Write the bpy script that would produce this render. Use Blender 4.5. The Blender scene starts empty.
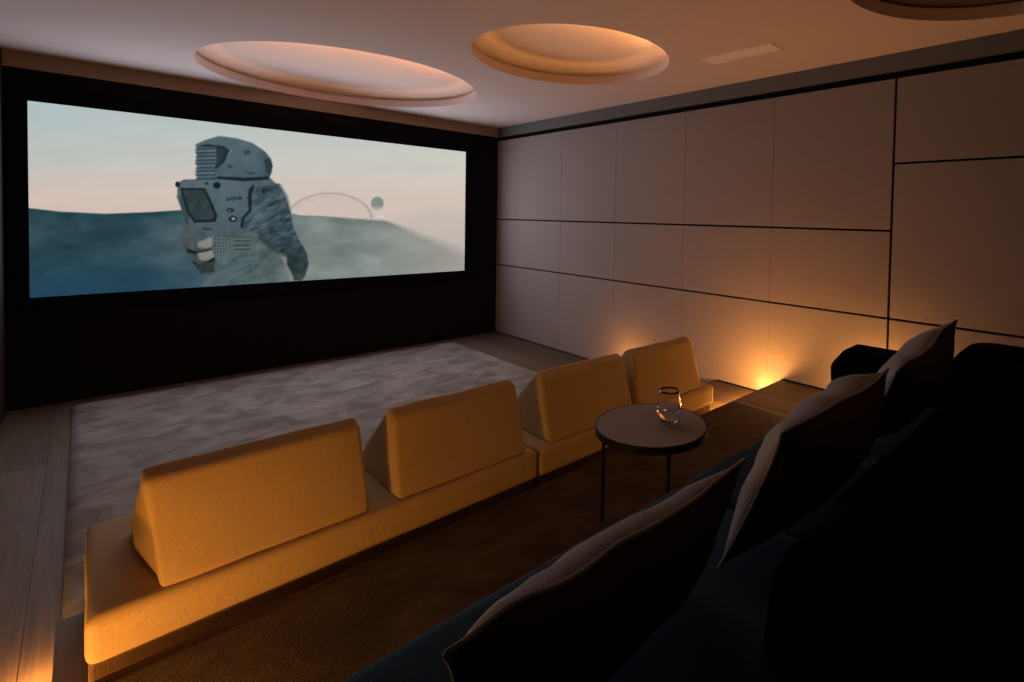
import bpy, bmesh, math, random
import numpy as np
from mathutils import Vector, Matrix, noise

PI = math.pi
S = bpy.context.scene
C = S.collection
random.seed(4)

# ------------------------------------------------------------------ camera
F_PX, PX, PY = 519.2195, 644.2173, 233.2837
YAW, PIT, ROL = -0.8246, -0.0280, 0.0212
CAM = Vector((-3.6041, -5.9109, 1.4982))
fw = Vector((-math.sin(YAW) * math.cos(PIT), math.cos(YAW) * math.cos(PIT), math.sin(PIT)))
rt0 = Vector((math.cos(YAW), math.sin(YAW), 0))
up0 = rt0.cross(fw)
rt = math.cos(ROL) * rt0 + math.sin(ROL) * up0
up = -math.sin(ROL) * rt0 + math.cos(ROL) * up0
cam = bpy.data.cameras.new('camera')
camo = bpy.data.objects.new('camera', cam)
C.objects.link(camo)
camo.matrix_world = Matrix(((rt.x, up.x, -fw.x, CAM.x), (rt.y, up.y, -fw.y, CAM.y),
                            (rt.z, up.z, -fw.z, CAM.z), (0, 0, 0, 1)))
cam.sensor_fit = 'HORIZONTAL'
cam.sensor_width = 36
cam.lens = F_PX / 1024 * 36
cam.shift_x = -(PX - 512) / 1024
cam.shift_y = -(341 - PY) / 1024
cam.clip_start = 0.02
S.camera = camo

# ------------------------------------------------------------------ world and exposure
w = bpy.data.worlds.new('world')
S.world = w
w.use_nodes = True
w.node_tree.nodes['Background'].inputs[0].default_value = (0.5, 0.5, 0.6, 1)
w.node_tree.nodes['Background'].inputs[1].default_value = 0.0
S.view_settings.view_transform = 'Standard'
S.view_settings.look = 'None'
S.view_settings.exposure = 0
S.view_settings.gamma = 1
S.view_settings.use_curve_mapping = False

AMBER = (1.0, 0.41, 0.08)
P_SCREEN = 33.0        # power of the area lamp added at the screen
P_LEFT_FRONT, P_LEFT_WALL, P_LEFT_NEAR = 5.0, 2.2, 14.5
P_RIGHT_FRONT, P_RIGHT_BACK = (1.5, 12.0, 14.0), 17.0
COVE = 850.0


def lamp(name, kind, loc, power, color, **kw):
    l = bpy.data.lights.new(name, kind)
    l.energy = power
    l.color = color
    o = bpy.data.objects.new(name, l)
    C.objects.link(o)
    o.location = loc
    for k, v in kw.items():
        if k == 'rot':
            o.rotation_euler = v
        else:
            setattr(l, k, v)
    return o


# amber strip under the left nosing of the steps
lamp('nosing_strip_light', 'AREA', (-3.69, -4.0, 0.13), 1.5, AMBER, rot=(0, 0, 0), shape='RECTANGLE', size=0.02, size_y=1.0)
lamp('nosing_end_light', 'POINT', (-3.715, -3.45, 0.10), 3.5, AMBER, shadow_soft_size=0.02)
lamp('step_end_light', 'POINT', (-3.77, -4.40, 0.37), P_LEFT_NEAR, AMBER, shadow_soft_size=0.035)
# unseen area lamp added before the screen to boost the picture's light
lamp('screen_fill_light', 'AREA', (-2.16, -0.045, 1.54), P_SCREEN, (0.86, 0.90, 1.0), rot=(-PI / 2, 0, 0),
     shape='RECTANGLE', size=3.3, size_y=1.3)
# amber strip low along the left wall, beside the rear sofa
lamp('wall_strip_light', 'AREA', (-3.88, -4.72, 0.42), P_LEFT_WALL, AMBER, rot=(0, -PI / 2, 0),
     shape='RECTANGLE', size=0.05, size_y=0.5)


# ------------------------------------------------------------------ materials
def mat(name, color, rough=0.8, spec=0.3, metal=0.0):
    m = bpy.data.materials.new(name)
    m.use_nodes = True
    b = m.node_tree.nodes['Principled BSDF']
    b.inputs['Base Color'].default_value = (*color, 1)
    b.inputs['Roughness'].default_value = rough
    b.inputs['Specular IOR Level'].default_value = spec
    b.inputs['Metallic'].default_value = metal
    return m


def nd(m, t, **kw):
    n = m.node_tree.nodes.new(t)
    for k, v in kw.items():
        setattr(n, k, v)
    return n


def lk(m, a, b):
    m.node_tree.links.new(a, b)


def coords(m, scale):
    tc = nd(m, 'ShaderNodeTexCoord')
    mp = nd(m, 'ShaderNodeMapping')
    mp.inputs['Scale'].default_value = scale
    lk(m, tc.outputs['Object'], mp.inputs['Vector'])
    return mp.outputs['Vector']


def ramp(m, fac, stops):
    r = nd(m, 'ShaderNodeValToRGB')
    e = r.color_ramp.elements
    while len(e) < len(stops):
        e.new(0.5)
    for i, (p, c) in enumerate(stops):
        e[i].position = p
        e[i].color = (*c, 1)
    lk(m, fac, r.inputs[0])
    return r.outputs[0]


def noise_tex(m, vec, scale, detail=4, rough=0.55, dist=0.0):
    n = nd(m, 'ShaderNodeTexNoise')
    n.inputs['Scale'].default_value = scale
    n.inputs['Detail'].default_value = detail
    n.inputs['Roughness'].default_value = rough
    n.inputs['Distortion'].default_value = dist
    lk(m, vec, n.inputs['Vector'])
    return n.outputs[0]


def bump(m, h, strength, dist):
    b = nd(m, 'ShaderNodeBump')
    b.inputs['Strength'].default_value = strength
    b.inputs['Distance'].default_value = dist
    lk(m, h, b.inputs['Height'])
    lk(m, b.outputs[0], m.node_tree.nodes['Principled BSDF'].inputs['Normal'])


def bsdf(m):
    return m.node_tree.nodes['Principled BSDF']


def fabric(name, col, weave=420, amt=0.25, vertical=True):
    m = mat(name, col, 0.95, 0.1)
    v = coords(m, (weave, weave, weave * (0.12 if vertical else 1)))
    n = noise_tex(m, v, 1.0, 2)
    lo = tuple(c * (1 - amt) for c in col)
    hi = tuple(min(1, c * (1 + amt)) for c in col)
    c = ramp(m, n, [(0.3, lo), (0.7, hi)])
    lk(m, c, bsdf(m).inputs['Base Color'])
    bump(m, n, 0.25, 0.002)
    bsdf(m).inputs['Sheen Weight'].default_value = 0.05
    return m


M = {}
M['sofa_fabric'] = fabric('mustard_grey_fabric', (0.50, 0.365, 0.20), 480, 0.13)
M['sofa_base'] = fabric('shaded_base_fabric', (0.20, 0.13, 0.075), 300, 0.2)  # front sofa fabric darkened, the shade below the seat put into its colour
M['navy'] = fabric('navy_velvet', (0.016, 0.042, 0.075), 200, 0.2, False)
M['navy_shaded'] = fabric('shaded_navy_velvet', (0.003, 0.004, 0.007), 200, 0.2, False)  # same navy velvet as the seat, with shade put into the colour
bsdf(M['navy_shaded']).inputs['Specular IOR Level'].default_value = 0.02
bsdf(M['navy_shaded']).inputs['Sheen Weight'].default_value = 0.0
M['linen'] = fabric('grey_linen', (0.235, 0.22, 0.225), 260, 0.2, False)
M['linen_back'] = fabric('shaded_linen', (0.045, 0.03, 0.02), 260, 0.2, False)  # pillow linen away from the screen, its shade put into the colour
M['piping'] = fabric('linen_piping', (0.20, 0.18, 0.17), 500, 0.1, False)
M['panel'] = fabric('wall_panel_fabric', (0.29, 0.245, 0.245), 160, 0.06)
M['reveal'] = mat('black_reveal', (0.006, 0.005, 0.005), 0.9, 0.1)
M['band'] = mat('grey_band_paint', (0.16, 0.155, 0.15), 0.9, 0.15)
M['plaster'] = mat('ceiling_plaster', (0.62, 0.525, 0.53), 0.95, 0.1)
M['velvet_black'] = mat('black_screen_frame', (0.004, 0.005, 0.008), 0.95, 0.05)
M['black_metal'] = mat('black_metal', (0.006, 0.006, 0.007), 0.6, 0.12)
M['table_top'] = mat('table_top_stone', (0.27, 0.24, 0.23), 0.55, 0.3)
M['vent'] = mat('vent_white', (0.90, 0.80, 0.76), 0.7, 0.2)
M['dark_wall'] = mat('dark_wall', (0.03, 0.025, 0.022), 0.9, 0.1)
M['bronze'] = mat('bronze_metal', (0.05, 0.04, 0.03), 0.4, 0.4, 0.6)

# dark stained boards on the screen wall
m = mat('dark_stained_wood', (0.02, 0.012, 0.009), 0.85, 0.1)
v = coords(m, (30, 30, 2.0))
n = noise_tex(m, v, 1.0, 5, 0.6, 0.6)
lk(m, ramp(m, n, [(0.3, (0.003, 0.0022, 0.002)), (0.7, (0.008, 0.0055, 0.005))]), bsdf(m).inputs['Base Color'])
M['dark_wood'] = m


def oak(name, lo, hi, joint):
    m = mat(name, lo, 0.6, 0.25)
    vec = coords(m, (1, 1, 1))
    mp = nd(m, 'ShaderNodeMapping')
    mp.inputs['Rotation'].default_value = (0, 0, PI / 2)
    mp.inputs['Location'].default_value = (0.02, 0.155, 0)
    lk(m, vec, mp.inputs['Vector'])
    br = nd(m, 'ShaderNodeTexBrick')
    br.offset = 0.37
    br.inputs['Scale'].default_value = 1
    br.inputs['Brick Width'].default_value = 2.2
    br.inputs['Row Height'].default_value = 0.24
    br.inputs['Mortar Size'].default_value = 0.0015
    br.inputs['Mortar Smooth'].default_value = 0.1
    br.inputs['Bias'].default_value = 0.0
    br.inputs['Color1'].default_value = (0.72, 0.72, 0.72, 1)
    br.inputs['Color2'].default_value = (1.12, 1.08, 1.02, 1)
    br.inputs['Mortar'].default_value = (*[c / max(hi) for c in joint], 1)
    lk(m, mp.outputs[0], br.inputs['Vector'])
    gv = coords(m, (26, 1.1, 26))
    g = noise_tex(m, gv, 1.0, 6, 0.62, 1.8)
    base = ramp(m, g, [(0.28, lo), (0.5, tuple((a + b) / 2 for a, b in zip(lo, hi))), (0.72, hi)])
    mx = nd(m, 'ShaderNodeMix', data_type='RGBA', blend_type='MULTIPLY')
    mx.inputs[0].default_value = 1
    lk(m, base, mx.inputs[6])
    lk(m, br.outputs['Color'], mx.inputs[7])
    lk(m, mx.outputs[2], bsdf(m).inputs['Base Color'])
    bump(m, g, 0.15, 0.003)
    return m


M['oak'] = oak('brown_oak_planks', (0.085, 0.062, 0.047), (0.165, 0.122, 0.09), (0.03, 0.024, 0.02))


def shag(name, lo, hi, sc, seed):
    m = mat(name, lo, 1.0, 0.05)
    vec = coords(m, (1, 1, 1))
    mp = nd(m, 'ShaderNodeMapping')
    mp.inputs['Location'].default_value = (seed, seed * 0.7, 0)
    mp.inputs['Rotation'].default_value = (0, 0, 0.5)
    mp.inputs['Scale'].default_value = (1, 1.35, 1)
    lk(m, vec, mp.inputs['Vector'])
    big = noise_tex(m, mp.outputs[0], sc, 5, 0.62, 0.6)
    fine = noise_tex(m, vec, 260, 2)
    mixn = nd(m, 'ShaderNodeMath', operation='MULTIPLY_ADD')
    lk(m, fine, mixn.inputs[0])
    mixn.inputs[1].default_value = 0.22
    lk(m, big, mixn.inputs[2])
    mid = tuple((a + b) / 2 for a, b in zip(lo, hi))
    lk(m, ramp(m, mixn.outputs[0], [(0.50, lo), (0.62, mid), (0.76, hi)]), bsdf(m).inputs['Base Color'])
    bump(m, mixn.outputs[0], 0.6, 0.02)
    bsdf(m).inputs['Sheen Weight'].default_value = 0.15
    return m


M['rug'] = shag('silver_rug', (0.15, 0.14, 0.135), (0.30, 0.285, 0.28), 4.2, 2.0)
M['brown_rug'] = shag('brown_rug', (0.035, 0.021, 0.014), (0.075, 0.047, 0.031), 4.5, 7.0)

g = bpy.data.materials.new('clear_glass')
g.use_nodes = True
gb = g.node_tree.nodes['Principled BSDF']
gb.inputs['Base Color'].default_value = (1, 1, 1, 1)
gb.inputs['Roughness'].default_value = 0.0
gb.inputs['Transmission Weight'].default_value = 1.0
gb.inputs['IOR'].default_value = 1.48
M['glass'] = g
wtr = bpy.data.materials.new('water')
wtr.use_nodes = True
gb = wtr.node_tree.nodes['Principled BSDF']
gb.inputs['Base Color'].default_value = (0.98, 0.96, 0.92, 1)
gb.inputs['Roughness'].default_value = 0.0
gb.inputs['Transmission Weight'].default_value = 1.0
gb.inputs['IOR'].default_value = 1.33
M['water'] = wtr


def emis(name, col, strength):
    m = bpy.data.materials.new(name)
    m.use_nodes = True
    nt = m.node_tree
    nt.nodes.clear()
    e = nt.nodes.new('ShaderNodeEmission')
    e.inputs[0].default_value = (*col, 1)
    e.inputs[1].default_value = strength
    o = nt.nodes.new('ShaderNodeOutputMaterial')
    nt.links.new(e.outputs[0], o.inputs[0])
    return m


M['led'] = emis('amber_led', (1.0, 0.42, 0.10), COVE)
M['led_large'] = emis('amber_led_large', (1.0, 0.42, 0.10), COVE * 1.6)
M['lens'] = emis('uplight_lens', AMBER, 6.0)


# ------------------------------------------------------------------ builders
def obj(name, bm, m, parent=None, smooth=False, loc=None):
    me = bpy.data.meshes.new(name)
    bmesh.ops.recalc_face_normals(bm, faces=bm.faces[:])
    bm.to_mesh(me)
    bm.free()
    if smooth:
        for p in me.polygons:
            p.use_smooth = True
    for mm in (m if isinstance(m, (list, tuple)) else [m]):
        me.materials.append(mm)
    o = bpy.data.objects.new(name, me)
    C.objects.link(o)
    if loc is not None:
        o.location = loc
    if parent is not None:
        o.parent = parent
    return o


def tag(o, label, cat, group=None):
    o['label'] = label
    o['category'] = cat
    if group:
        o['group'] = group
    return o


def struct(o):
    o['kind'] = 'structure'
    return o


def empty(name, loc, label, cat, group=None, rz=0.0):
    o = bpy.data.objects.new(name, None)
    C.objects.link(o)
    o.location = loc
    o.rotation_euler = (0, 0, rz)
    o.empty_display_size = 0.1
    return tag(o, label, cat, group)


def box(bm, x0, x1, y0, y1, z0, z1):
    vs = [bm.verts.new((x, y, z)) for x in (x0, x1) for y in (y0, y1) for z in (z0, z1)]
    for f in ((0, 1, 3, 2), (4, 6, 7, 5), (0, 4, 5, 1), (2, 3, 7, 6), (0, 2, 6, 4), (1, 5, 7, 3)):
        bm.faces.new([vs[i] for i in f])
    return vs


def boxes(*bs):
    bm = bmesh.new()
    for b in bs:
        box(bm, *b)
    return bm


def soften(bm, r, seg=4, amp=0.0, freq=3.0, seed=0.0, cuts=0):
    """bevel every edge, then let the surface swell a little like upholstery"""
    bmesh.ops.recalc_face_normals(bm, faces=bm.faces[:])
    bmesh.ops.bevel(bm, geom=bm.edges[:] + bm.verts[:], offset=r, segments=seg, profile=0.55, affect='EDGES')
    if cuts:
        big = [e for e in bm.edges if e.calc_length() > r * 2.2]
        bmesh.ops.subdivide_edges(bm, edges=big, cuts=cuts, use_grid_fill=True)
    if amp:
        bm.normal_update()
        for v in bm.verts:
            n = noise.noise(v.co * freq + Vector((seed, seed * 2, 0)))
            v.co += v.normal * n * amp
    return bm


def soft_box(x0, x1, y0, y1, z0, z1, r, **kw):
    bm = boxes((x0, x1, y0, y1, z0, z1))
    return soften(bm, r, **kw)


def prism(profile, x0, x1):
    """profile: list of (y,z); extruded along x"""
    bm = bmesh.new()
    a = [bm.verts.new((x0, y, z)) for y, z in profile]
    b = [bm.verts.new((x1, y, z)) for y, z in profile]
    bm.faces.new(a)
    bm.faces.new(b[::-1])
    n = len(profile)
    for i in range(n):
        bm.faces.new([a[i], b[i], b[(i + 1) % n], a[(i + 1) % n]])
    return bm


def lathe(bm, prof, n=48, cx=0, cy=0, closed=False):
    rings = []
    for r, z in prof:
        if r < 1e-6:
            rings.append([bm.verts.new((cx, cy, z))])
        else:
            rings.append([bm.verts.new((cx + r * math.cos(2 * PI * i / n), cy + r * math.sin(2 * PI * i / n), z))
                          for i in range(n)])
    pairs = list(zip(rings[:-1], rings[1:]))
    if closed:
        pairs.append((rings[-1], rings[0]))
    for A, B in pairs:
        for i in range(n):
            j = (i + 1) % n
            if len(A) == 1 and len(B) == 1:
                continue
            if len(A) == 1:
                bm.faces.new([A[0], B[i], B[j]])
            elif len(B) == 1:
                bm.faces.new([A[i], A[j], B[0]])
            else:
                bm.faces.new([A[i], A[j], B[j], B[i]])
    return bm


def tube(bm, pts, r, n=8):
    pts = [Vector(p) for p in pts]
    rings = []
    for i, p in enumerate(pts):
        d = (pts[min(i + 1, len(pts) - 1)] - pts[max(i - 1, 0)]).normalized()
        a = d.orthogonal().normalized() if i == 0 else (pa - d * pa.dot(d)).normalized()
        pa = a
        b = d.cross(a)
        rings.append([bm.verts.new(p + r * (math.cos(2 * PI * k / n) * a + math.sin(2 * PI * k / n) * b)) for k in range(n)])
    for A, B in zip(rings[:-1], rings[1:]):
        for k in range(n):
            bm.faces.new([A[k], A[(k + 1) % n], B[(k + 1) % n], B[k]])
    bm.faces.new(rings[0][::-1])
    bm.faces.new(rings[-1])
    return bm


# ------------------------------------------------------------------ room shell
XL, YB = -3.99, -7.6             # left wall, rear wall
ZC, ZSTEP, ZPLAT = 2.613, 0.154, 0.295
Y_STEP, Y_PLAT, X_STEP = -3.42, -4.03, -3.672

struct(obj('floor', boxes((XL - 0.1, 0.1, YB, 0.1, -0.1, 0.0)), M['oak']))
struct(obj('floor_lower_step', boxes((X_STEP, 0.0, Y_PLAT - 0.01, Y_STEP, 0.0, ZSTEP)), M['oak']))
struct(obj('floor_upper_step', boxes((X_STEP, 0.0, YB, Y_PLAT, 0.0, ZPLAT)), M['oak']))

# right wall: dark backing, panels in front with thin seams and black reveals
wall_r = struct(obj('wall_right', boxes((0.03, 0.13, YB, 0.1, 0, ZC + 0.053)), M['reveal']))
Z1, Z2, Z3, ZT = 1.4528, 0.8731, 1.8942, 2.447
V1 = -4.787
ys = [0.0, -0.44, -1.31, -2.1785, -3.0477, -3.911, V1]
g2, gr = 0.0007, 0.0075


def panel(y0, y1, z0, z1, gy0, gy1, gz0, gz1):
    bm = soft_box(0.0, 0.03, y0 + gy0, y1 - gy1, z0 + gz0, z1 - gz1, 0.002, seg=1)
    obj('wall_panel', bm, M['panel'], wall_r)


for i in range(len(ys) - 1):
    y1, y0 = ys[i], ys[i + 1]
    g0 = gr if y0 == V1 else g2
    if y0 < Y_STEP < y1:        # the panel that spans the first step is cut along the step
        obj('wall_panel', boxes((0.0, 0.03, Y_STEP, y1 - g2, 0.014, Z2 - gr), (0.0, 0.03, y0 + g0, Y_STEP, ZSTEP + 0.012, Z2 - gr)), M['panel'], wall_r)
    elif y0 < Y_PLAT < y1:      # and the one that spans the upper step
        obj('wall_panel', boxes((0.0, 0.03, Y_PLAT, y1 - g2, ZSTEP + 0.012, Z2 - gr), (0.0, 0.03, y0 + g0, Y_PLAT, ZPLAT + 0.012, Z2 - gr)), M['panel'], wall_r)
    else:
        panel(y0, y1, 0.014 if y0 > Y_STEP else (ZSTEP + 0.012 if y0 > Y_PLAT else ZPLAT + 0.012), Z2, g0, g2, 0, gr)
    panel(y0, y1, Z2, Z1, g0, g2, gr, gr)
    panel(y0, y1, Z1, ZT, g0, g2, gr, 0)
for y0, y1 in ((-6.6, V1), (YB, -6.6)):
    ga = g2 if y0 > YB else 0
    gb_ = gr if y1 == V1 else g2
    panel(y0, y1, ZPLAT + 0.012, Z2, ga, gb_, 0, gr)
    panel(y0, y1, Z2, Z3, ga, gb_, gr, gr)
    panel(y0, y1, Z3, ZT, ga, gb_, gr, 0)
struct(obj('trim_right', boxes((0.0, 0.04, YB, 0.0, 2.4955, ZC + 0.02)), M['band']))

# screen wall
wall_f = struct(obj('wall_front', boxes((XL - 0.1, 0.1, 0.03, 0.13, 0, ZC + 0.053)), M['reveal']))
xs = [XL, -2.162, 0.0]
for a, b in zip(xs[:-1], xs[1:]):
    obj('wall_board', boxes((a + 0.002, b - 0.002, 0.0, 0.03, 0.0, 2.495)), M['dark_wood'], wall_f)
struct(obj('trim_front', boxes((XL, 0.0, 0.0, 0.04, 2.4955, ZC + 0.02)), mat('warm_lit_band', (0.30, 0.23, 0.19), 0.9, 0.1)))  # warm lamplight on the band is put into its colour
struct(obj('wall_left', boxes((XL - 0.12, XL, YB, 0.1, 0, ZC + 0.053)), M['dark_wall']))
struct(obj('wall_back', boxes((XL - 0.1, 0.1, YB - 0.1, YB, 0, ZC + 0.053)), M['dark_wall']))

# ceiling slab with three round recesses
CIRC = [(-2.045, -1.022, 1.014), (-1.240, -2.999, 0.683), (-0.992, -5.618, 0.754)]
cu = bpy.data.curves.new('ceiling_outline', 'CURVE')
cu.dimensions = '2D'
cu.fill_mode = 'BOTH'
cu.resolution_u = 1


def spline(pts):
    s = cu.splines.new('POLY')
    s.points.add(len(pts) - 1)
    for p, q in zip(s.points, pts):
        p.co = (q[0], q[1], 0, 1)
    s.use_cyclic_u = True


spline([(XL - 0.1, YB - 0.1), (0.1, YB - 0.1), (0.1, 0.1), (XL - 0.1, 0.1)])
for cx, cy, R in CIRC:
    spline([(cx + R * math.cos(2 * PI * i / 96), cy + R * math.sin(2 * PI * i / 96)) for i in range(96)])
tmp = bpy.data.objects.new('ceiling_outline', cu)
C.objects.link(tmp)
bpy.context.view_layer.update()
me = bpy.data.meshes.new_from_object(tmp.evaluated_get(bpy.context.evaluated_depsgraph_get()))
bpy.data.objects.remove(tmp)
bm = bmesh.new()
bm.from_mesh(me)
for v in bm.verts:
    v.co.z = ZC
ret = bmesh.ops.extrude_face_region(bm, geom=bm.faces[:])
for v in ret['geom']:
    if isinstance(v, bmesh.types.BMVert):
        v.co.z = ZC + 0.055
ceiling = struct(obj('ceiling', bm, M['plaster']))
LEDGE = ZC + 0.055
for k, (cx, cy, R) in enumerate(CIRC):
    bm = bmesh.new()
    prof = [(R, LEDGE - 0.001), (R, LEDGE + 0.013), (R + 0.006, LEDGE + 0.013), (R + 0.006, LEDGE), (R + 0.082, LEDGE), (R + 0.082, LEDGE + 0.022),
            (R, LEDGE + 0.042), (R - 0.10, LEDGE + 0.084), (R - 0.13, LEDGE + 0.094), (R - 0.17, LEDGE + 0.098), (0, LEDGE + 0.098)]
    lathe(bm, prof, 96, cx, cy)
    obj('ceiling_cove', bm, M['plaster'], ceiling, smooth=True)
for k, (a0, a1) in enumerate(((-150, -42), (-150, -42))):
    cx, cy, R = CIRC[k]
    bm = bmesh.new()
    n = 60
    rows = []
    for i in range(n + 1):
        a = math.radians(a0 + (a1 - a0) * i / n)
        rows.append([bm.verts.new((cx + r * math.cos(a), cy + r * math.sin(a), z))
                     for r, z in ((R + 0.075, LEDGE + 0.0075), (R + 0.075, LEDGE + 0.0132), (R + 0.080, LEDGE + 0.0132), (R + 0.080, LEDGE + 0.0005))])
    glow = []
    for A, B in zip(rows[:-1], rows[1:]):
        for j in range(4):
            f = bm.faces.new([A[j], A[(j + 1) % 4], B[(j + 1) % 4], B[j]])
            f.material_index = 0 if j == 0 else 1
    for f in (bm.faces.new(rows[0]), bm.faces.new(rows[-1][::-1])):
        f.material_index = 1
    tag(obj('led_strip', bm, [M['led_large' if k == 0 else 'led'], M['bronze']]),
        ['amber strip of light in the large round ceiling recess by the screen',
         'amber strip of light in the smaller middle round ceiling recess'][k], 'light strip')

# flush slot in the ceiling
vt = empty('ceiling_vent', (-0.614, -3.982, ZC), 'pale narrow rectangular slot vent set flush in the ceiling', 'vent', rz=math.radians(1.5))
bm = boxes((-0.078, 0.078, -0.265, -0.256, -0.005, -0.0005), (-0.078, 0.078, 0.256, 0.265, -0.005, -0.0005),
           (-0.078, -0.069, -0.256, 0.256, -0.005, -0.0005), (0.069, 0.078, -0.256, 0.256, -0.005, -0.0005))
obj('vent_frame', bm, M['vent'], vt)
bm = boxes((-0.069, 0.069, -0.256, 0.256, -0.0025, -0.0005))
for i in range(9):
    x = -0.06 + i * 0.015
    box(bm, x - 0.005, x + 0.005, -0.254, 0.254, -0.004, -0.0026)
obj('grille', bm, M['vent'], vt)

# ------------------------------------------------------------------ projection screen
SX0, SX1, SZ0, SZ1 = -3.873, -0.450, 0.8212, 2.2612
scr = empty('projection_screen', (-2.16, -0.03, 0.72), 'wide projection screen showing an astronaut in a misty landscape', 'projection screen')
fx0, fx1, fz0, fz1 = XL + 0.005, -0.298, 0.722, 2.375
o = scr.location
bm = bmesh.new()
for b in ((fx0, SX0, fz0, fz1), (SX1, fx1, fz0, fz1), (SX0, SX1, fz0, SZ0), (SX0, SX1, SZ1, fz1)):
    box(bm, b[0] - o.x, b[1] - o.x, -0.012, 0.028, b[2] - o.z, b[3] - o.z)
obj('frame', bm, M['velvet_black'], scr)


def to_px(P):
    d = P - np.array(CAM)
    z = d @ np.array(fw)
    return PX + F_PX * (d @ np.array(rt)) / z, PY - F_PX * (d @ np.array(up)) / z


def in_poly(U, V, poly):
    r = np.zeros(U.shape, bool)
    n = len(poly)
    for i in range(n):
        x1, y1 = poly[i]
        x2, y2 = poly[(i + 1) % n]
        c = ((y1 > V) != (y2 > V)) & (U < (x2 - x1) * (V - y1) / (y2 - y1 + 1e-9) + x1)
        r ^= c
    return r


def cover(U, V, poly, soft=0.45):
    a = np.zeros(U.shape)
    for dx, dy in ((-1, -1), (1, -1), (-1, 1), (1, 1), (0, 0)):
        a += in_poly(U + dx * soft, V + dy * soft, poly)
    return a / 5


def vnoise(x, y, seed=0):
    """smooth value noise"""
    rs = np.random.RandomState(seed)
    T = rs.rand(64, 64)
    xi = np.floor(x).astype(int)
    yi = np.floor(y).astype(int)
    fx = x - xi
    fy = y - yi
    fx = fx * fx * (3 - 2 * fx)
    fy = fy * fy * (3 - 2 * fy)
    g_ = lambda a, b: T[a % 64, b % 64]
    return ((g_(xi, yi) * (1 - fx) + g_(xi + 1, yi) * fx) * (1 - fy) +
            (g_(xi, yi + 1) * (1 - fx) + g_(xi + 1, yi + 1) * fx) * fy)


def fbm(x, y, seed=0, oct=4):
    s = 0
    a = 1
    t = 0
    for k in range(oct):
        s = s + a * vnoise(x * 2 ** k, y * 2 ** k, seed + k)
        t += a
        a *= 0.5
    return s / t


def srgb(c):
    c = np.asarray(c, float) / 255
    return np.where(c <= 0.04045, c / 12.92, ((c + 0.055) / 1.055) ** 2.4)


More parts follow.
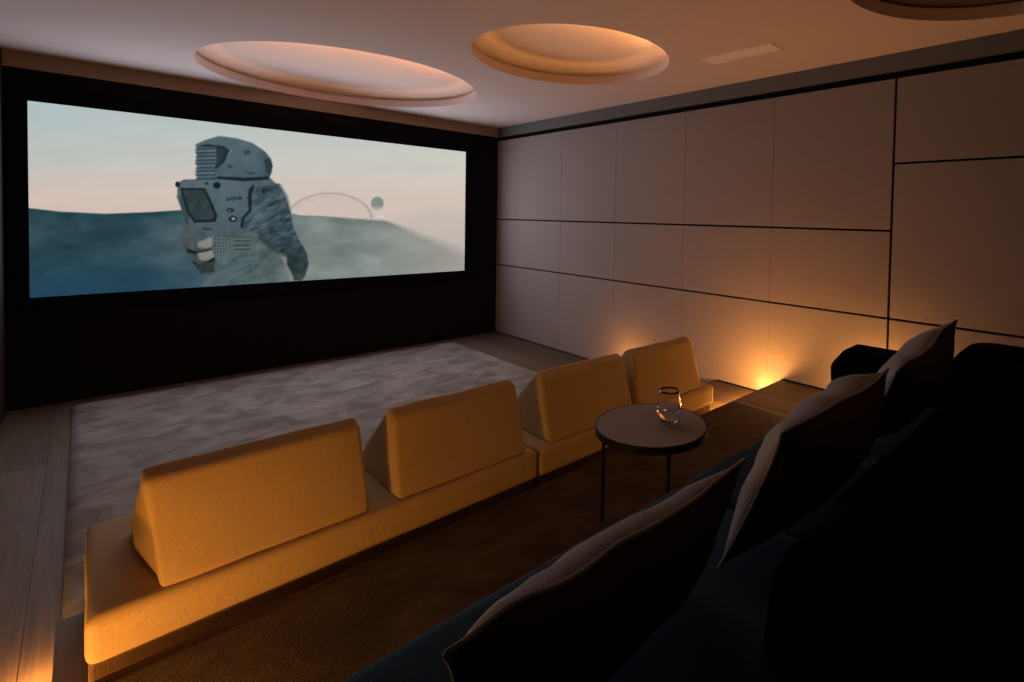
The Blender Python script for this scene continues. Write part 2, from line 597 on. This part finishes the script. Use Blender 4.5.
def paint(U, V):
    """the picture being projected, as sRGB 0-255"""
    def mixc(img, col, a):
        return img * (1 - a[..., None]) + np.asarray(col, float) * a[..., None]
    # sky
    t = np.clip((V - 100) / 110, 0, 1)
    L = np.stack([np.interp(t, [0, .45, .8, 1], c) for c in ([172, 186, 208, 212], [190, 192, 192, 190], [192, 188, 182, 180])], -1)
    Rr = np.stack([np.interp(t, [0, .5, .8, 1], c) for c in ([182, 203, 211, 206], [193, 203, 198, 190], [190, 194, 187, 180])], -1)
    s = np.clip((U - 28) / 437, 0, 1)[..., None]
    img = L * (1 - s) + Rr * s
    img += (fbm(U / 60, V / 14, 3)[..., None] - .5) * 8
    # soft pale streak left of the chest
    a = np.clip(1 - np.abs(V - (193 - (U - 170) * 0.02)) / 14, 0, 1) * np.clip(1 - np.abs(U - 172) / 30, 0, 1) * 0.35
    img = mixc(img, (225, 200, 185), a)
    # far mist hill on the right
    h = np.interp(U, [385, 410, 430, 465], [214, 208, 204, 207])
    a = np.clip((V - h) / 14, 0, 1) * np.clip((U - 372) / 25, 0, 1) * 0.45
    img = mixc(img, (186, 176, 168), a)
    # glass dome on the hill
    dx = (U - 329) / 43.0
    dy = (V - 219) / 26.5
    rr = np.sqrt(dx * dx + dy * dy)
    ins = np.clip((1 - rr) * 24, 0, 1)
    img = mixc(img, (200, 184, 174), ins * np.clip(.62 - (V - 196) / 40, .2, .6))
    rim = np.clip(1 - np.abs(rr - 0.975) / 0.05, 0, 1) * (V < 219)
    img = mixc(img, (118, 130, 130), rim * 0.5)
    seg = (np.abs(((U + V * 1.6) % 22) - 11) < .6) | (np.abs(((U - V * 1.6) % 22) - 11) < .6)
    img = mixc(img, (176, 160, 150), ins * seg * 0.35)
    # small dome
    dx = (U - 376.5) / 6.5
    dy = (V - 203.5) / 7.0
    rr = np.sqrt(dx * dx + dy * dy)
    a = np.clip((1.05 - rr) * 6, 0, 1)
    img = mixc(img, (116, 130, 126), a * np.clip((212 - V) / 8, 0.1, .85))
    # foreground hill
    hill = np.interp(U, [20, 29, 60, 105, 150, 180, 230, 285, 300, 320, 352, 385, 400, 420, 440, 470],
                     [206, 207.5, 211, 213.2, 211.5, 209.5, 208, 211.5, 214.8, 215, 217.5, 219.5, 224, 231, 236.5, 246])
    d = V - hill
    a = np.clip(d / np.interp(U, [0, 300, 385, 470], [1.2, 1.2, 2.5, 16]), 0, 1)
    n1 = fbm(U / 34, V / 13, 11)
    n2 = fbm(U / 90 + 3, V / 40, 21)
    left = np.array([45, 70, 80]) + (n1[..., None] - .5) * np.array([40, 44, 46])
    deep = np.clip((V - 245) / 50, 0, 1)[..., None]
    left = left * (1 - deep) + np.array([32, 66, 86]) * deep
    right = np.array([128, 137, 131]) + (n1[..., None] - .5) * 46
    fog = np.clip((U - 250) / 90, 0, 1) * 1.0
    fog = np.clip(fog + (n2 - .5) * .8 * np.clip((U - 90) / 120, 0, 1) + np.clip((U - 130) / 200, 0, .25), 0, 1)[..., None]
    hc = left * (1 - fog) + right * fog
    pk = np.clip((U - 380) / 90, 0, 1)[..., None]
    hc = hc * (1 - pk) + np.array([165, 157, 150]) * pk
    topdark = np.clip(1 - d / 9, 0, 1)[..., None] * np.clip((400 - U) / 60, 0, 1)[..., None]
    hc = hc - topdark * np.array([14, 10, 8])
    br_ = np.clip(1 - d / 60, 0, 1)[..., None]
    img = img * (1 - a[..., None]) + hc * a[..., None]
    # two tiny bright lamps by the small dome
    for (x, y) in ((378, 216.5), (382, 217)):
        a = np.clip(1.3 - np.hypot(U - x, V - y), 0, 1)
        img = mixc(img, (235, 230, 220), a)

    # ---- astronaut, coordinates given in a close-up frame
    DK = 0.75
    lum = lambda c_: np.asarray(c_, float) * DK * np.array([0.97, 1.0, 0.99])
    k = 3.7875
    P = lambda pts: [(160 + x / k, 120 + y / k) for x, y in pts]
    cxx = (U - 160) * k
    cyy = (V - 120) * k
    wr = fbm(U / 6, V / 5, 41, 4)
    wr2 = fbm((U * .45 + V) / 3.2 + 50, (V * .4 - U) / 10 + 50, 47, 4)

    def part(poly, col, shade=0.0, soft=.45, lx=(0, 1), alpha=1.0):
        nonlocal img
        pp = P(poly)
        a = cover(U, V, pp, soft) * alpha
        c = np.ones(U.shape + (3,)) * lum(col)
        if shade:
            c = c * (1 + (wr[..., None] - .5) * shade)
        img = img * (1 - a[..., None]) + c * a[..., None]
        return a
    fade = np.clip((cyy - 430) / 190, 0, 1)
    # legs and lower suit, melting into the mist
    legs = [(190, 425), (385, 420), (420, 480), (480, 505), (500, 560), (503, 630), (150, 640), (170, 590), (205, 540)]
    a = cover(U, V, P(legs), .6)
    c = np.array([104, 116, 118]) + (wr2[..., None] - .5) * 70 + np.clip((cxx - 420) / 80, 0, 1)[..., None] * np.array([50, 40, 34])
    c = c * (1 - fade[..., None] * .25) + np.array([70, 95, 104]) * fade[..., None] * .25
    img = img * (1 - (a * .85)[..., None]) + lum(c) * (a * .85)[..., None] * 1.08
    part([(452, 505), (485, 510), (500, 560), (505, 608), (488, 612), (478, 560)], (176, 170, 166), .25)
    # belly grid
    part([(205, 435), (250, 437), (252, 510), (208, 512)], (84, 96, 100), .1)
    a = cover(U, V, P([(205, 435), (252, 437), (252, 512), (208, 512)])) * (((cxx % 10) < 4) | ((cyy % 12) < 4))
    img = mixc(img, (112, 124, 126), a * .6)
    part([(275, 440), (340, 442), (338, 500), (280, 502)], (92, 104, 106), .1)
    a = cover(U, V, P([(275, 440), (340, 442), (338, 500), (280, 502)])) * ((cyy % 16) < 4)
    img = mixc(img, (122, 132, 132), a * .6)
    # far forearm and glove
    part([(80, 395), (195, 430), (198, 470), (205, 540), (200, 575), (145, 580), (128, 540), (96, 492), (74, 470)], (96, 108, 112), .5)
    part([(150, 430), (196, 432), (198, 475), (172, 486), (138, 480)], (176, 172, 168), .25, .8)
    part([(98, 485), (140, 498), (192, 486), (194, 496), (140, 510), (102, 500)], (34, 42, 46))
    part([(138, 504), (196, 492), (204, 520), (182, 532), (148, 530)], (170, 168, 168), .3)
    part([(118, 530), (150, 548), (206, 518), (208, 532), (150, 562), (126, 545)], (36, 44, 46))
    part([(128, 545), (206, 535), (202, 574), (150, 580)], (66, 78, 78), .6)
    # near arm
    arm = [(330, 275), (345, 248), (395, 232), (450, 242), (476, 280), (492, 335), (500, 400), (522, 450), (552, 500), (560, 545),
           (548, 590), (532, 608), (506, 606), (494, 575), (478, 548), (478, 512), (440, 492), (405, 470), (378, 432), (330, 420), (300, 408), (310, 372), (334, 342)]
    a = cover(U, V, P(arm))
    sh = np.clip((cxx - 330) / 170, 0, 1)
    c = np.array([92, 110, 120]) + (wr2[..., None] - .5) * 100 + (wr[..., None] - .5) * 46 - (sh[..., None]) * 12
    lowd = np.clip((cyy - 470) / 60, 0, 1)[..., None]
    c = c * (1 - lowd) + (np.array([62, 76, 80]) + (wr[..., None] - .5) * 50) * lowd
    img = img * (1 - a[..., None]) + lum(c) * a[..., None]
    part([(446, 240), (456, 242), (484, 292), (497, 345), (490, 345), (476, 292)], (196, 196, 194), .1)
    part([(372, 425), (440, 492), (480, 512), (478, 520), (430, 500), (370, 450)], (52, 64, 66), .3, .8, alpha=.6)
    # body under the pack
    part([(70, 395), (120, 400), (205, 428), (200, 440), (120, 470), (74, 470)], (104, 118, 122), .35)
    part([(205, 215), (410, 215), (440, 244), (352, 252), (340, 300), (250, 300)], (104, 122, 132), .3)
    # chest pack
    pk = [(66, 238), (88, 226), (210, 222), (335, 236), (330, 300), (336, 342), (308, 375), (302, 426), (212, 436), (102, 402), (84, 350), (62, 292)]
    a = cover(U, V, P(pk))
    c = np.array([112, 130, 140]) + (wr[..., None] - .5) * 22 - np.clip((cyy - 300) / 130, 0, 1)[..., None] * 12
    img = img * (1 - a[..., None]) + lum(c) * a[..., None]
    part([(70, 300), (82, 262), (110, 352), (108, 395), (98, 398), (84, 350)], (74, 92, 100), .2)
    part([(74, 258), (168, 258), (190, 300), (216, 362), (208, 386), (128, 389), (102, 352)], (34, 46, 52))
    part([(84, 266), (164, 266), (182, 304), (204, 362), (198, 376), (132, 379), (110, 346)], (68, 82, 84), .4)
    rr = np.hypot((cxx - 124) / 28, (cyy - 292) / 20)
    img = mixc(img, (42, 54, 58), np.clip(1 - np.abs(rr - .85) / .2, 0, 1) * .8)
    part([(330, 300), (334, 262), (350, 245), (356, 250), (344, 290), (344, 345), (318, 372), (310, 410), (302, 408), (306, 372), (334, 340)], (38, 50, 56), .1)
    for (x, y, r1, r2, col) in ((65, 244, 9, 11, (24, 32, 40)), (214, 248, 14, 13, (22, 30, 38)), (174, 241, 7, 6, (44, 56, 60)),
                                (264, 342, 15, 9, (34, 42, 46)), (274, 375, 17, 12, (32, 42, 46)), (276, 374, 7, 5, (140, 152, 156)),
                                (262, 343, 6, 4, (96, 100, 92)), (384, 282, 20, 22, (60, 74, 82)), (390, 270, 8, 10, (30, 40, 46))):
        rr = np.hypot((cxx - x) / r1, (cyy - y) / r2)
        img = mixc(img, col, np.clip((1.1 - rr) * 4, 0, 1))
    # lettering on the pack, small dark capitals
    for i, (x, y) in enumerate(((254, 301), (266, 299), (277, 298), (289, 297), (302, 296))):
        for (x0, y0, x1, y1) in (((-4, 5, 0, -5), (0, -5, 4, 5), (-2, 2, 2, 2)), ((-4, -5, 4, 5), (-4, 5, 4, -5)),
                                 ((-3, -5, -3, 5), (-3, -5, 4, -5), (-3, 0, 3, 0), (-3, 5, 4, 5)), ((-4, 5, -4, -5), (4, 5, 4, -5), (-4, 5, 4, -5)),
                                 ((-3, 5, -3, -5), (3, 5, 3, -5), (-3, 0, 3, 0)))[i]:
            ax, ay, bx, by = x + x0, y + y0, x + x1, y + y1
            tt = np.clip(((cxx - ax) * (bx - ax) + (cyy - ay) * (by - ay)) / ((bx - ax) ** 2 + (by - ay) ** 2), 0, 1)
            dd = np.hypot(cxx - ax - tt * (bx - ax), cyy - ay - tt * (by - ay))
            img = mixc(img, (30, 38, 44), np.clip(2.4 - dd, 0, 1) * .75)
    part([(158, 408), (194, 410), (194, 417), (158, 415)], (58, 70, 76))
    # ribbed mask below the visor
    part([(140, 96), (180, 88), (250, 100), (250, 150), (215, 190), (212, 222), (140, 222)], (62, 76, 84), .2)
    for i in range(9):
        y0 = 100 + i * 14
        wd = 8 * math.sin(i * 2.1)
        part([(134 - wd * .3, y0), (212, y0 - 3), (212, y0 + 10), (136 - wd * .3, y0 + 11)], (104, 124, 138) if i % 2 == 0 else (120, 138, 150), .25)
        part([(132 - wd * .3, y0 + 10), (212, y0 + 8), (212, y0 + 13), (134, y0 + 14)], (44, 58, 68))
    # helmet shell
    hel = [(132, 94), (165, 78), (222, 61), (290, 70), (348, 88), (396, 120), (418, 148), (424, 172), (420, 200), (408, 226),
           (320, 232), (215, 218), (208, 186), (244, 160), (268, 112), (228, 96), (170, 92), (136, 102)]
    a = cover(U, V, P(hel))
    c = np.array([112, 130, 142]) + (wr[..., None] - .5) * 20 - np.clip((cxx - 360) / 70, 0, 1)[..., None] * 34
    c = c - np.clip((cyy - 150) / 70, 0, 1)[..., None] * 8 + np.clip((95 - cyy) / 30, 0, 1)[..., None] * 6
    img = img * (1 - a[..., None]) + lum(c) * a[..., None]
    part([(160, 94), (226, 96), (266, 112), (244, 160), (210, 188), (205, 176), (232, 150), (240, 118), (214, 104), (150, 102)], (52, 64, 66), .2)
    part([(215, 214), (320, 219), (412, 214), (408, 226), (320, 232), (214, 224)], (36, 48, 56))
    part([(392, 150), (414, 146), (424, 175), (418, 202), (400, 200)], (60, 76, 86), .3)
    part([(305, 196), (345, 200), (378, 200), (345, 205)], (58, 70, 78))
    rr = np.hypot((cxx - 328) / 14, (cyy - 123) / 9)
    img = mixc(img, (52, 68, 76), np.clip((1.1 - rr) * 4, 0, 1))
    for x in (258, 268):
        part([(x - 4, 172), (x + 3, 171), (x + 3, 180), (x - 4, 181)], (58, 72, 82))
    # thin mist over the figure near the bottom edge
    mist = np.clip((V - 262) / 34, 0, 1) * np.clip((U - 190) / 60, 0, 1) * .25
    img = mixc(img, (120, 132, 130), mist)
    return np.clip(img, 0, 255)


nx, nz = 680, 280
gx = np.linspace(SX0, SX1, nx)
gz = np.linspace(SZ0, SZ1, nz)
GX, GZ = np.meshgrid(gx, gz)
Pw = np.stack([GX, np.zeros_like(GX) - 0.0, GZ], -1)
U, V = to_px(Pw)
# the picture's own frame: corners at these places of the artwork
U0 = (GX - SX0) / (SX1 - SX0)
V0 = (GZ - SZ0) / (SZ1 - SZ0)
img = paint(U, V)
lin = srgb(img)
me = bpy.data.meshes.new('picture')
vv = np.stack([GX - o.x, np.full_like(GX, 0.006), GZ - o.z], -1).reshape(-1, 3)
ii = np.arange(nx * nz).reshape(nz, nx)
quads = np.stack([ii[:-1, :-1], ii[:-1, 1:], ii[1:, 1:], ii[1:, :-1]], -1).reshape(-1, 4)
me.vertices.add(len(vv))
me.vertices.foreach_set('co', vv.astype(np.float32).ravel())
me.loops.add(quads.size)
me.loops.foreach_set('vertex_index', quads.astype(np.int32).ravel())
me.polygons.add(len(quads))
me.polygons.foreach_set('loop_start', np.arange(0, quads.size, 4, dtype=np.int32))
me.update(calc_edges=True)
ca = me.color_attributes.new('picture', 'FLOAT_COLOR', 'POINT')
ca.data.foreach_set('color', np.concatenate([lin.reshape(-1, 3), np.ones((nx * nz, 1))], 1).astype(np.float32).ravel())
pm = bpy.data.materials.new('projected_picture')
pm.use_nodes = True
pm.node_tree.nodes.clear()
at = pm.node_tree.nodes.new('ShaderNodeAttribute')
at.attribute_name = 'picture'
em = pm.node_tree.nodes.new('ShaderNodeEmission')
em.inputs[1].default_value = 1.0
ou = pm.node_tree.nodes.new('ShaderNodeOutputMaterial')
pm.node_tree.links.new(at.outputs['Color'], em.inputs[0])
pm.node_tree.links.new(em.outputs[0], ou.inputs[0])
me.materials.append(pm)
pic = bpy.data.objects.new('picture', me)
C.objects.link(pic)
pic.parent = scr

# ------------------------------------------------------------------ rugs
def rug(name, x0, x1, y0, y1, z, m, label, th=0.018):
    bm = bmesh.new()
    nx_, ny_ = int((x1 - x0) / 0.05), int((y1 - y0) / 0.05)
    grid = []
    for j in range(ny_ + 1):
        row = []
        for i in range(nx_ + 1):
            x = x0 + (x1 - x0) * i / nx_
            y = y0 + (y1 - y0) * j / ny_
            e = i in (0, nx_) or j in (0, ny_)
            h = th * (0.55 if e else 1) + (0 if e or th < 0.01 else 0.003 * noise.noise(Vector((x * 5, y * 5, z))))
            row.append(bm.verts.new((x, y, z + h)))
        grid.append(row)
    for j in range(ny_):
        for i in range(nx_):
            bm.faces.new([grid[j][i], grid[j][i + 1], grid[j + 1][i + 1], grid[j + 1][i]])
    edge = [grid[0][i] for i in range(nx_ + 1)] + [grid[j][nx_] for j in range(1, ny_ + 1)] + \
           [grid[ny_][i] for i in range(nx_ - 1, -1, -1)] + [grid[j][0] for j in range(ny_ - 1, 0, -1)]
    low = [bm.verts.new((v.co.x, v.co.y, z + 0.0005)) for v in edge]
    n_ = len(edge)
    for i in range(n_):
        bm.faces.new([edge[i], low[i], low[(i + 1) % n_], edge[(i + 1) % n_]])
    bm.faces.new(low)
    return tag(obj(name, bm, m, smooth=True), label, 'rug')


rug('rug', -3.665, -0.668, -3.415, -0.17, 0.0, M['rug'], 'large silver grey mottled rug in front of the screen wall')
rug('rug', -3.66, -0.64, -7.0, -4.035, ZPLAT, M['brown_rug'], 'dark brown rug on the raised floor under the round side table', 0.006)

# ------------------------------------------------------------------ front sofa modules
def front_module(x0, x1, backs, label, seed):
    t = empty('sofa', ((x0 + x1) / 2, -3.64, ZSTEP), label, 'sofa')
    ox, oy, oz = t.location
    bm = soft_box(x0 + 0.004 - ox, x1 - 0.004 - ox, -3.955 - oy, -3.33 - oy, 0.282 - oz, 0.41 - oz, 0.027, seg=4, amp=0.004, freq=5, seed=seed, cuts=10)
    obj('seat', bm, M['sofa_fabric'], t, smooth=True)
    bm = soft_box(x0 + 0.008 - ox, x1 - 0.008 - ox, -3.93 - oy, -3.39 - oy, 0.0, 0.286 - oz, 0.01, seg=2)
    obj('base', bm, M['sofa_base'], t)
    for k, (a, b, lean) in enumerate(backs):
        # back face, rounded top ridge, long front slope down to the seat
        prof = [(-3.93, 0.408), (-3.885, 0.55), (-3.848, 0.704), (-3.788, 0.730), (-3.50, 0.44), (-3.50, 0.408)]
        bm = prism([(y - oy, z - oz) for y, z in prof], a - ox, b - ox)
        bm = soften(bm, 0.021, 5, 0.006, 7, seed + k * 3.3 + 1, cuts=8)
        if k == 0 and x0 < -3:                # its near corner is drawn in at the foot
            for v in bm.verts:
                q = max(0, 1 - (v.co.x + ox - a) / 0.12)
                q *= max(0, min(1, (-3.66 - (v.co.y + oy)) / 0.2)) * max(0, 1 - (v.co.z + oz - 0.41) / 0.3)
                v.co.x += 0.04 * q
        for v in bm.verts:                    # the top is a little narrower than the foot
            f = max(0, (v.co.z + oz - 0.45) / 0.3)
            v.co.x += ((a + b) / 2 - ox - v.co.x) * 0.03 * f
        obj('backrest', bm, M['sofa_fabric'], t, smooth=True)
    return t


front_module(-3.61, -2.172, [(-3.50, -2.895, 0.0), (-2.80, -2.22, 0.0)],
             'amber lit low sofa module at the left, in front of the raised floor', 1.0)
front_module(-2.172, -0.765, [(-2.09, -1.505, 0.0), (-1.455, -0.875, 0.0)],
             'amber lit low sofa module at the right, behind the round side table', 9.0)

# ------------------------------------------------------------------ round side table and glass
TX, TY, TZ = -2.137, -4.614, 0.72
zt = ZPLAT + 0.0065
t = empty('side_table', (TX, TY, zt), 'small round side table with taupe top and thin black legs', 'table')
H = TZ - zt
bm = lathe(bmesh.new(), [(0, H - 0.008), (0.206, H - 0.008), (0.2075, H - 0.001), (0.206, H), (0, H)], 72)
obj('table_top', bm, M['table_top'], t)
bm = lathe(bmesh.new(), [(0.2078, H - 0.028), (0.2145, H - 0.026), (0.2145, H - 0.002), (0.2118, H), (0.2078, H - 0.001)], 72, closed=True)
obj('rim', bm, M['black_metal'], t)
bm = bmesh.new()
for a in (114, 20, 240):
    a = math.radians(a)
    tube(bm, [(0.19 * math.cos(a), 0.19 * math.sin(a), H - 0.018), (0, 0, H - 0.018)], 0.006)
obj('brace', bm, M['black_metal'], t)
for a in (114, 20, 240):
    a = math.radians(a)
    bm = tube(bmesh.new(), [(0.196 * math.cos(a), 0.196 * math.sin(a), 0.0), (0.196 * math.cos(a), 0.196 * math.sin(a), H - 0.012)], 0.0075, 12)
    obj('leg', bm, M['black_metal'], t, smooth=True)

GXc, GYc = -2.085, -4.655
gl = empty('drinking_glass', (GXc, GYc, TZ + 0.0005), 'stemless clear glass with some water on the round side table', 'glass')
outer = [(0, 0), (0.021, 0.0005), (0.026, 0.003), (0.034, 0.015), (0.0405, 0.032), (0.0425, 0.05), (0.041, 0.068), (0.037, 0.09), (0.0335, 0.112), (0.0325, 0.122)]
inner = [(0.0315, 0.122), (0.0325, 0.112), (0.0358, 0.09), (0.0395, 0.068), (0.041, 0.05), (0.039, 0.033), (0.0325, 0.018), (0.024, 0.009), (0, 0.007)]
obj('bowl', lathe(bmesh.new(), [(a * 1.13, b * 1.04) for a, b in outer + inner], 48), M['glass'], gl, smooth=True)
wat = [(0, 0.0072), (0.0238, 0.0092), (0.0323, 0.0182), (0.0388, 0.0332), (0.0409, 0.050), (0.0402, 0.060), (0, 0.060)]
obj('water', lathe(bmesh.new(), [(a * 1.13, b * 1.04) for a, b in wat], 48), M['water'], gl, smooth=True)

# ------------------------------------------------------------------ rear sofa
RX0, RX1 = -3.63, -0.86
t = empty('sofa', ((RX0 + RX1) / 2, -5.35, ZPLAT + 0.007), 'dark navy velvet sofa on the raised floor holding grey pillows', 'sofa')
ox, oy, oz = t.location
obj('base', soft_box(RX0 + 0.02 - ox, RX1 - 0.02 - ox, -5.80 - oy, -4.97 - oy, 0.04, 0.52 - oz, 0.02, seg=3), M['navy_shaded'], t, smooth=True)
for x in (RX0 + 0.08, RX1 - 0.08):
    for y in (-5.02, -5.74):
        obj('leg', lathe(bmesh.new(), [(0, 0), (0.02, 0), (0.024, 0.045), (0, 0.045)], 16, x - ox, y - oy), M['black_metal'], t)
for k, (a, b) in enumerate(((-3.63, -2.36), (-2.36, -1.06))):
    obj('seat_cushion', soft_box(a + 0.003 - ox, b - 0.003 - ox, -5.55 - oy, -4.93 - oy, 0.51 - oz, 0.70 - oz, 0.05, seg=5, amp=0.006, freq=4, seed=k + 20, cuts=8),
        M['navy'], t, smooth=True)
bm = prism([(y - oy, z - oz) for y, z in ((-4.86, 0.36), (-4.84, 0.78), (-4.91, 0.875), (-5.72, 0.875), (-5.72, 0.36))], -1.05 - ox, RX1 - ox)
obj('arm', soften(bm, 0.03, 4, 0.003, 5, 3, cuts=4), M['navy_shaded'], t, smooth=True)
obj('back_frame', soft_box(RX0 - ox, RX1 - ox, -5.84 - oy, -5.72 - oy, 0.36 - oz, 0.90 - oz, 0.04, seg=4), M['navy_shaded'], t, smooth=True)
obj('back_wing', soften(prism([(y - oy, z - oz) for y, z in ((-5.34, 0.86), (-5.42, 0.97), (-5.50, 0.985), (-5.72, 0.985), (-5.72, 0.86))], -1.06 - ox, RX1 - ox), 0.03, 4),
    M['navy_shaded'], t, smooth=True)
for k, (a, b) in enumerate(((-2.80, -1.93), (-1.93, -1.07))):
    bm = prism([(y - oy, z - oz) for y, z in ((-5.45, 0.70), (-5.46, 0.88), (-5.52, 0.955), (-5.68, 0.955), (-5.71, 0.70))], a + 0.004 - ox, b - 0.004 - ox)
    obj('back_cushion', soften(bm, 0.045, 5, 0.012, 4, 30 + k, cuts=5), M['navy_shaded'], t, smooth=True)


# ------------------------------------------------------------------ throw pillows
def pillow(name, top, bl, br, thick, label, seed, lumps=()):
    """top: points along the top seam; bl, br: bottom corners; front side looks to the screen"""
    top = [Vector(p) for p in top]
    L = [0]
    for p, q in zip(top[:-1], top[1:]):
        L.append(L[-1] + (q - p).length)

    def along(t_):
        s_ = t_ * L[-1]
        for i in range(len(top) - 1):
            if s_ <= L[i + 1] + 1e-9:
                return top[i].lerp(top[i + 1], (s_ - L[i]) / (L[i + 1] - L[i]))
        return top[-1]
    bl, br = Vector(bl), Vector(br)
    cen = sum(top, Vector()) / len(top)
    cen = (cen + (bl + br) / 2) / 2
    nu, nv = 36, 22

    def base(u, v):            # u 0..1 left-right, v 0..1 bottom-top
        T = along(u)
        # smooth the polyline a little
        T = (T + along(max(0, u - .03)) + along(min(1, u + .03))) / 3 if 0.02 < u < 0.98 else T
        B = bl.lerp(br, u)
        B.z += 0.02 * math.sin(PI * u)
        p = B.lerp(T, v)
        # sides drawn in between the corners
        side = (1 - abs(2 * v - 1) ** 2) * 0.03
        p.x += side * (1 - 2 * u)
        return p
    nrm = ((br - bl).cross(top[len(top) // 2] - bl)).normalized()   # towards the camera side or away
    if nrm.y < 0:
        nrm = -nrm
    pc = empty(name, ((bl.x + br.x) / 2, (bl.y + br.y) / 2, bl.z), label, 'pillow', 'throw pillows on the rear sofa')
    O_ = pc.location

    def side_bm(sgn):
        bm = bmesh.new()
        G = []
        for j in range(nv + 1):
            v = j / nv
            row = []
            for i in range(nu + 1):
                u = i / nu
                p = base(u, v)
                e = (max(0, 1 - abs(2 * u - 1) ** 2.4) ** 0.62) * (max(0, 1 - abs(2 * v - 1) ** 2.4) ** 0.62)
                hgt = thick * e
                if sgn > 0:
                    for (lu, lv, lw, lh) in lumps:
                        hgt += lh * math.exp(-((u - lu) / lw) ** 2 - ((v - lv) / .22) ** 2) * min(1, e * 3)
                wv = noise.noise(Vector((u * 5 + seed, v * 3.5, sgn * 3))) * 0.012 + noise.noise(Vector((u * 13 + seed, v * 6, sgn))) * 0.004
                p = p + nrm * sgn * (hgt + wv * min(1, e * 2))
                row.append(bm.verts.new(p - O_))
            G.append(row)
        for j in range(nv):
            for i in range(nu):
                bm.faces.new([G[j][i], G[j][i + 1], G[j + 1][i + 1], G[j + 1][i]])
        return bm
    bm = side_bm(1)
    b2 = side_bm(-1)
    me2 = bpy.data.meshes.new('tmp')
    nf = len(bm.faces)
    b2.to_mesh(me2)
    b2.free()
    bm.from_mesh(me2)
    bpy.data.meshes.remove(me2)
    bm.faces.ensure_lookup_table()
    for f in bm.faces[nf:]:
        f.material_index = 1
    bmesh.ops.remove_doubles(bm, verts=bm.verts[:], dist=0.0008)
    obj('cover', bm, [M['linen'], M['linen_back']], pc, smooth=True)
    pts = [base(u / 30, 1) for u in range(31)] + [base(1, 1 - v / 16) for v in range(1, 17)] + \
          [base(1 - u / 30, 0) for u in range(1, 31)] + [base(0, v / 16) for v in range(1, 17)]
    obj('seam_piping', tube(bmesh.new(), [p - O_ for p in pts], 0.0045, 8), M['piping'], pc, smooth=True)
    return pc


def seam(px_pts, y):
    """a wavy pillow seam lying in an upright plane of the room"""
    out = []
    for u, v in px_pts:
        d = fw + rt * (u - PX) / F_PX - up * (v - PY) / F_PX
        t_ = (y - CAM.y) / d.y
        out.append(tuple(CAM + d * t_))
    return out


SEAMS = [seam([(446, 654), (470, 640), (492, 618), (522, 598), (563, 585), (593, 565), (620, 542), (648, 530), (672, 515), (695, 501), (719, 480), (744, 460)], -5.36),
         seam([(782, 434), (800, 424), (815, 417), (843, 400), (860, 393), (874, 384), (888, 369)], -5.375),
         seam([(897, 372), (905, 363), (920, 356), (933, 345), (941, 331), (948, 326), (957, 320)], -5.385)]
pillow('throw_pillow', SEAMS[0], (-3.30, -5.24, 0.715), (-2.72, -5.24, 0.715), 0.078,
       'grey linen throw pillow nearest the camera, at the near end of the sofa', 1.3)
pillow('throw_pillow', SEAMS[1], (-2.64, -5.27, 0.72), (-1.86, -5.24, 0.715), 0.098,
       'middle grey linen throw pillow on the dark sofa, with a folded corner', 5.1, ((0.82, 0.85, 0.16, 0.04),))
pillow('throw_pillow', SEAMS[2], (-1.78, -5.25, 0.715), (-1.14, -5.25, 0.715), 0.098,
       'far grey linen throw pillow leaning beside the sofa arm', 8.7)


# ------------------------------------------------------------------ floor uplights
def uplight(loc, power, label, radius=0.03, aim=None):
    t_ = empty('floor_uplight', loc, label, 'light', 'amber floor uplights')
    obj('housing', lathe(bmesh.new(), [(0, 0), (0.032, 0), (0.036, 0.004), (0.036, 0.026), (0.030, 0.030), (0.027, 0.026), (0, 0.026)], 32), M['bronze'], t_)
    obj('lens', lathe(bmesh.new(), [(0, 0.0265), (0.0265, 0.0265), (0.0265, 0.0285), (0, 0.0295)], 32), M['lens'], t_)
    l_ = lamp('uplight_lamp', 'POINT', (0, 0, aim or 0.065), power, AMBER, shadow_soft_size=radius)
    l_.parent = t_
    return t_


uplight((-3.78, -4.00, 0.001), P_LEFT_FRONT, 'amber uplight on the floor left of the front sofa', 0.03, 0.16)
uplight((-0.06, -3.90, ZSTEP + 0.001), P_RIGHT_FRONT[0], 'amber uplight at the foot of the panelled wall by the step')
uplight((-0.26, -3.955, ZSTEP + 0.001), P_RIGHT_FRONT[1], 'amber uplight on the lower step, middle one right of the front sofa', 0.04)
uplight((-0.50, -3.955, ZSTEP + 0.001), P_RIGHT_FRONT[2], 'amber uplight on the lower step beside the end of the front sofa', 0.04)
uplight((-0.22, -4.75, ZPLAT + 0.001), P_RIGHT_BACK, 'amber uplight between the rear sofa arm and the panelled wall', 0.05)
uplight((-0.22, -2.45, 0.001), 7.0, 'amber uplight on the oak floor by the panelled wall, hidden behind the front sofa', 0.05)
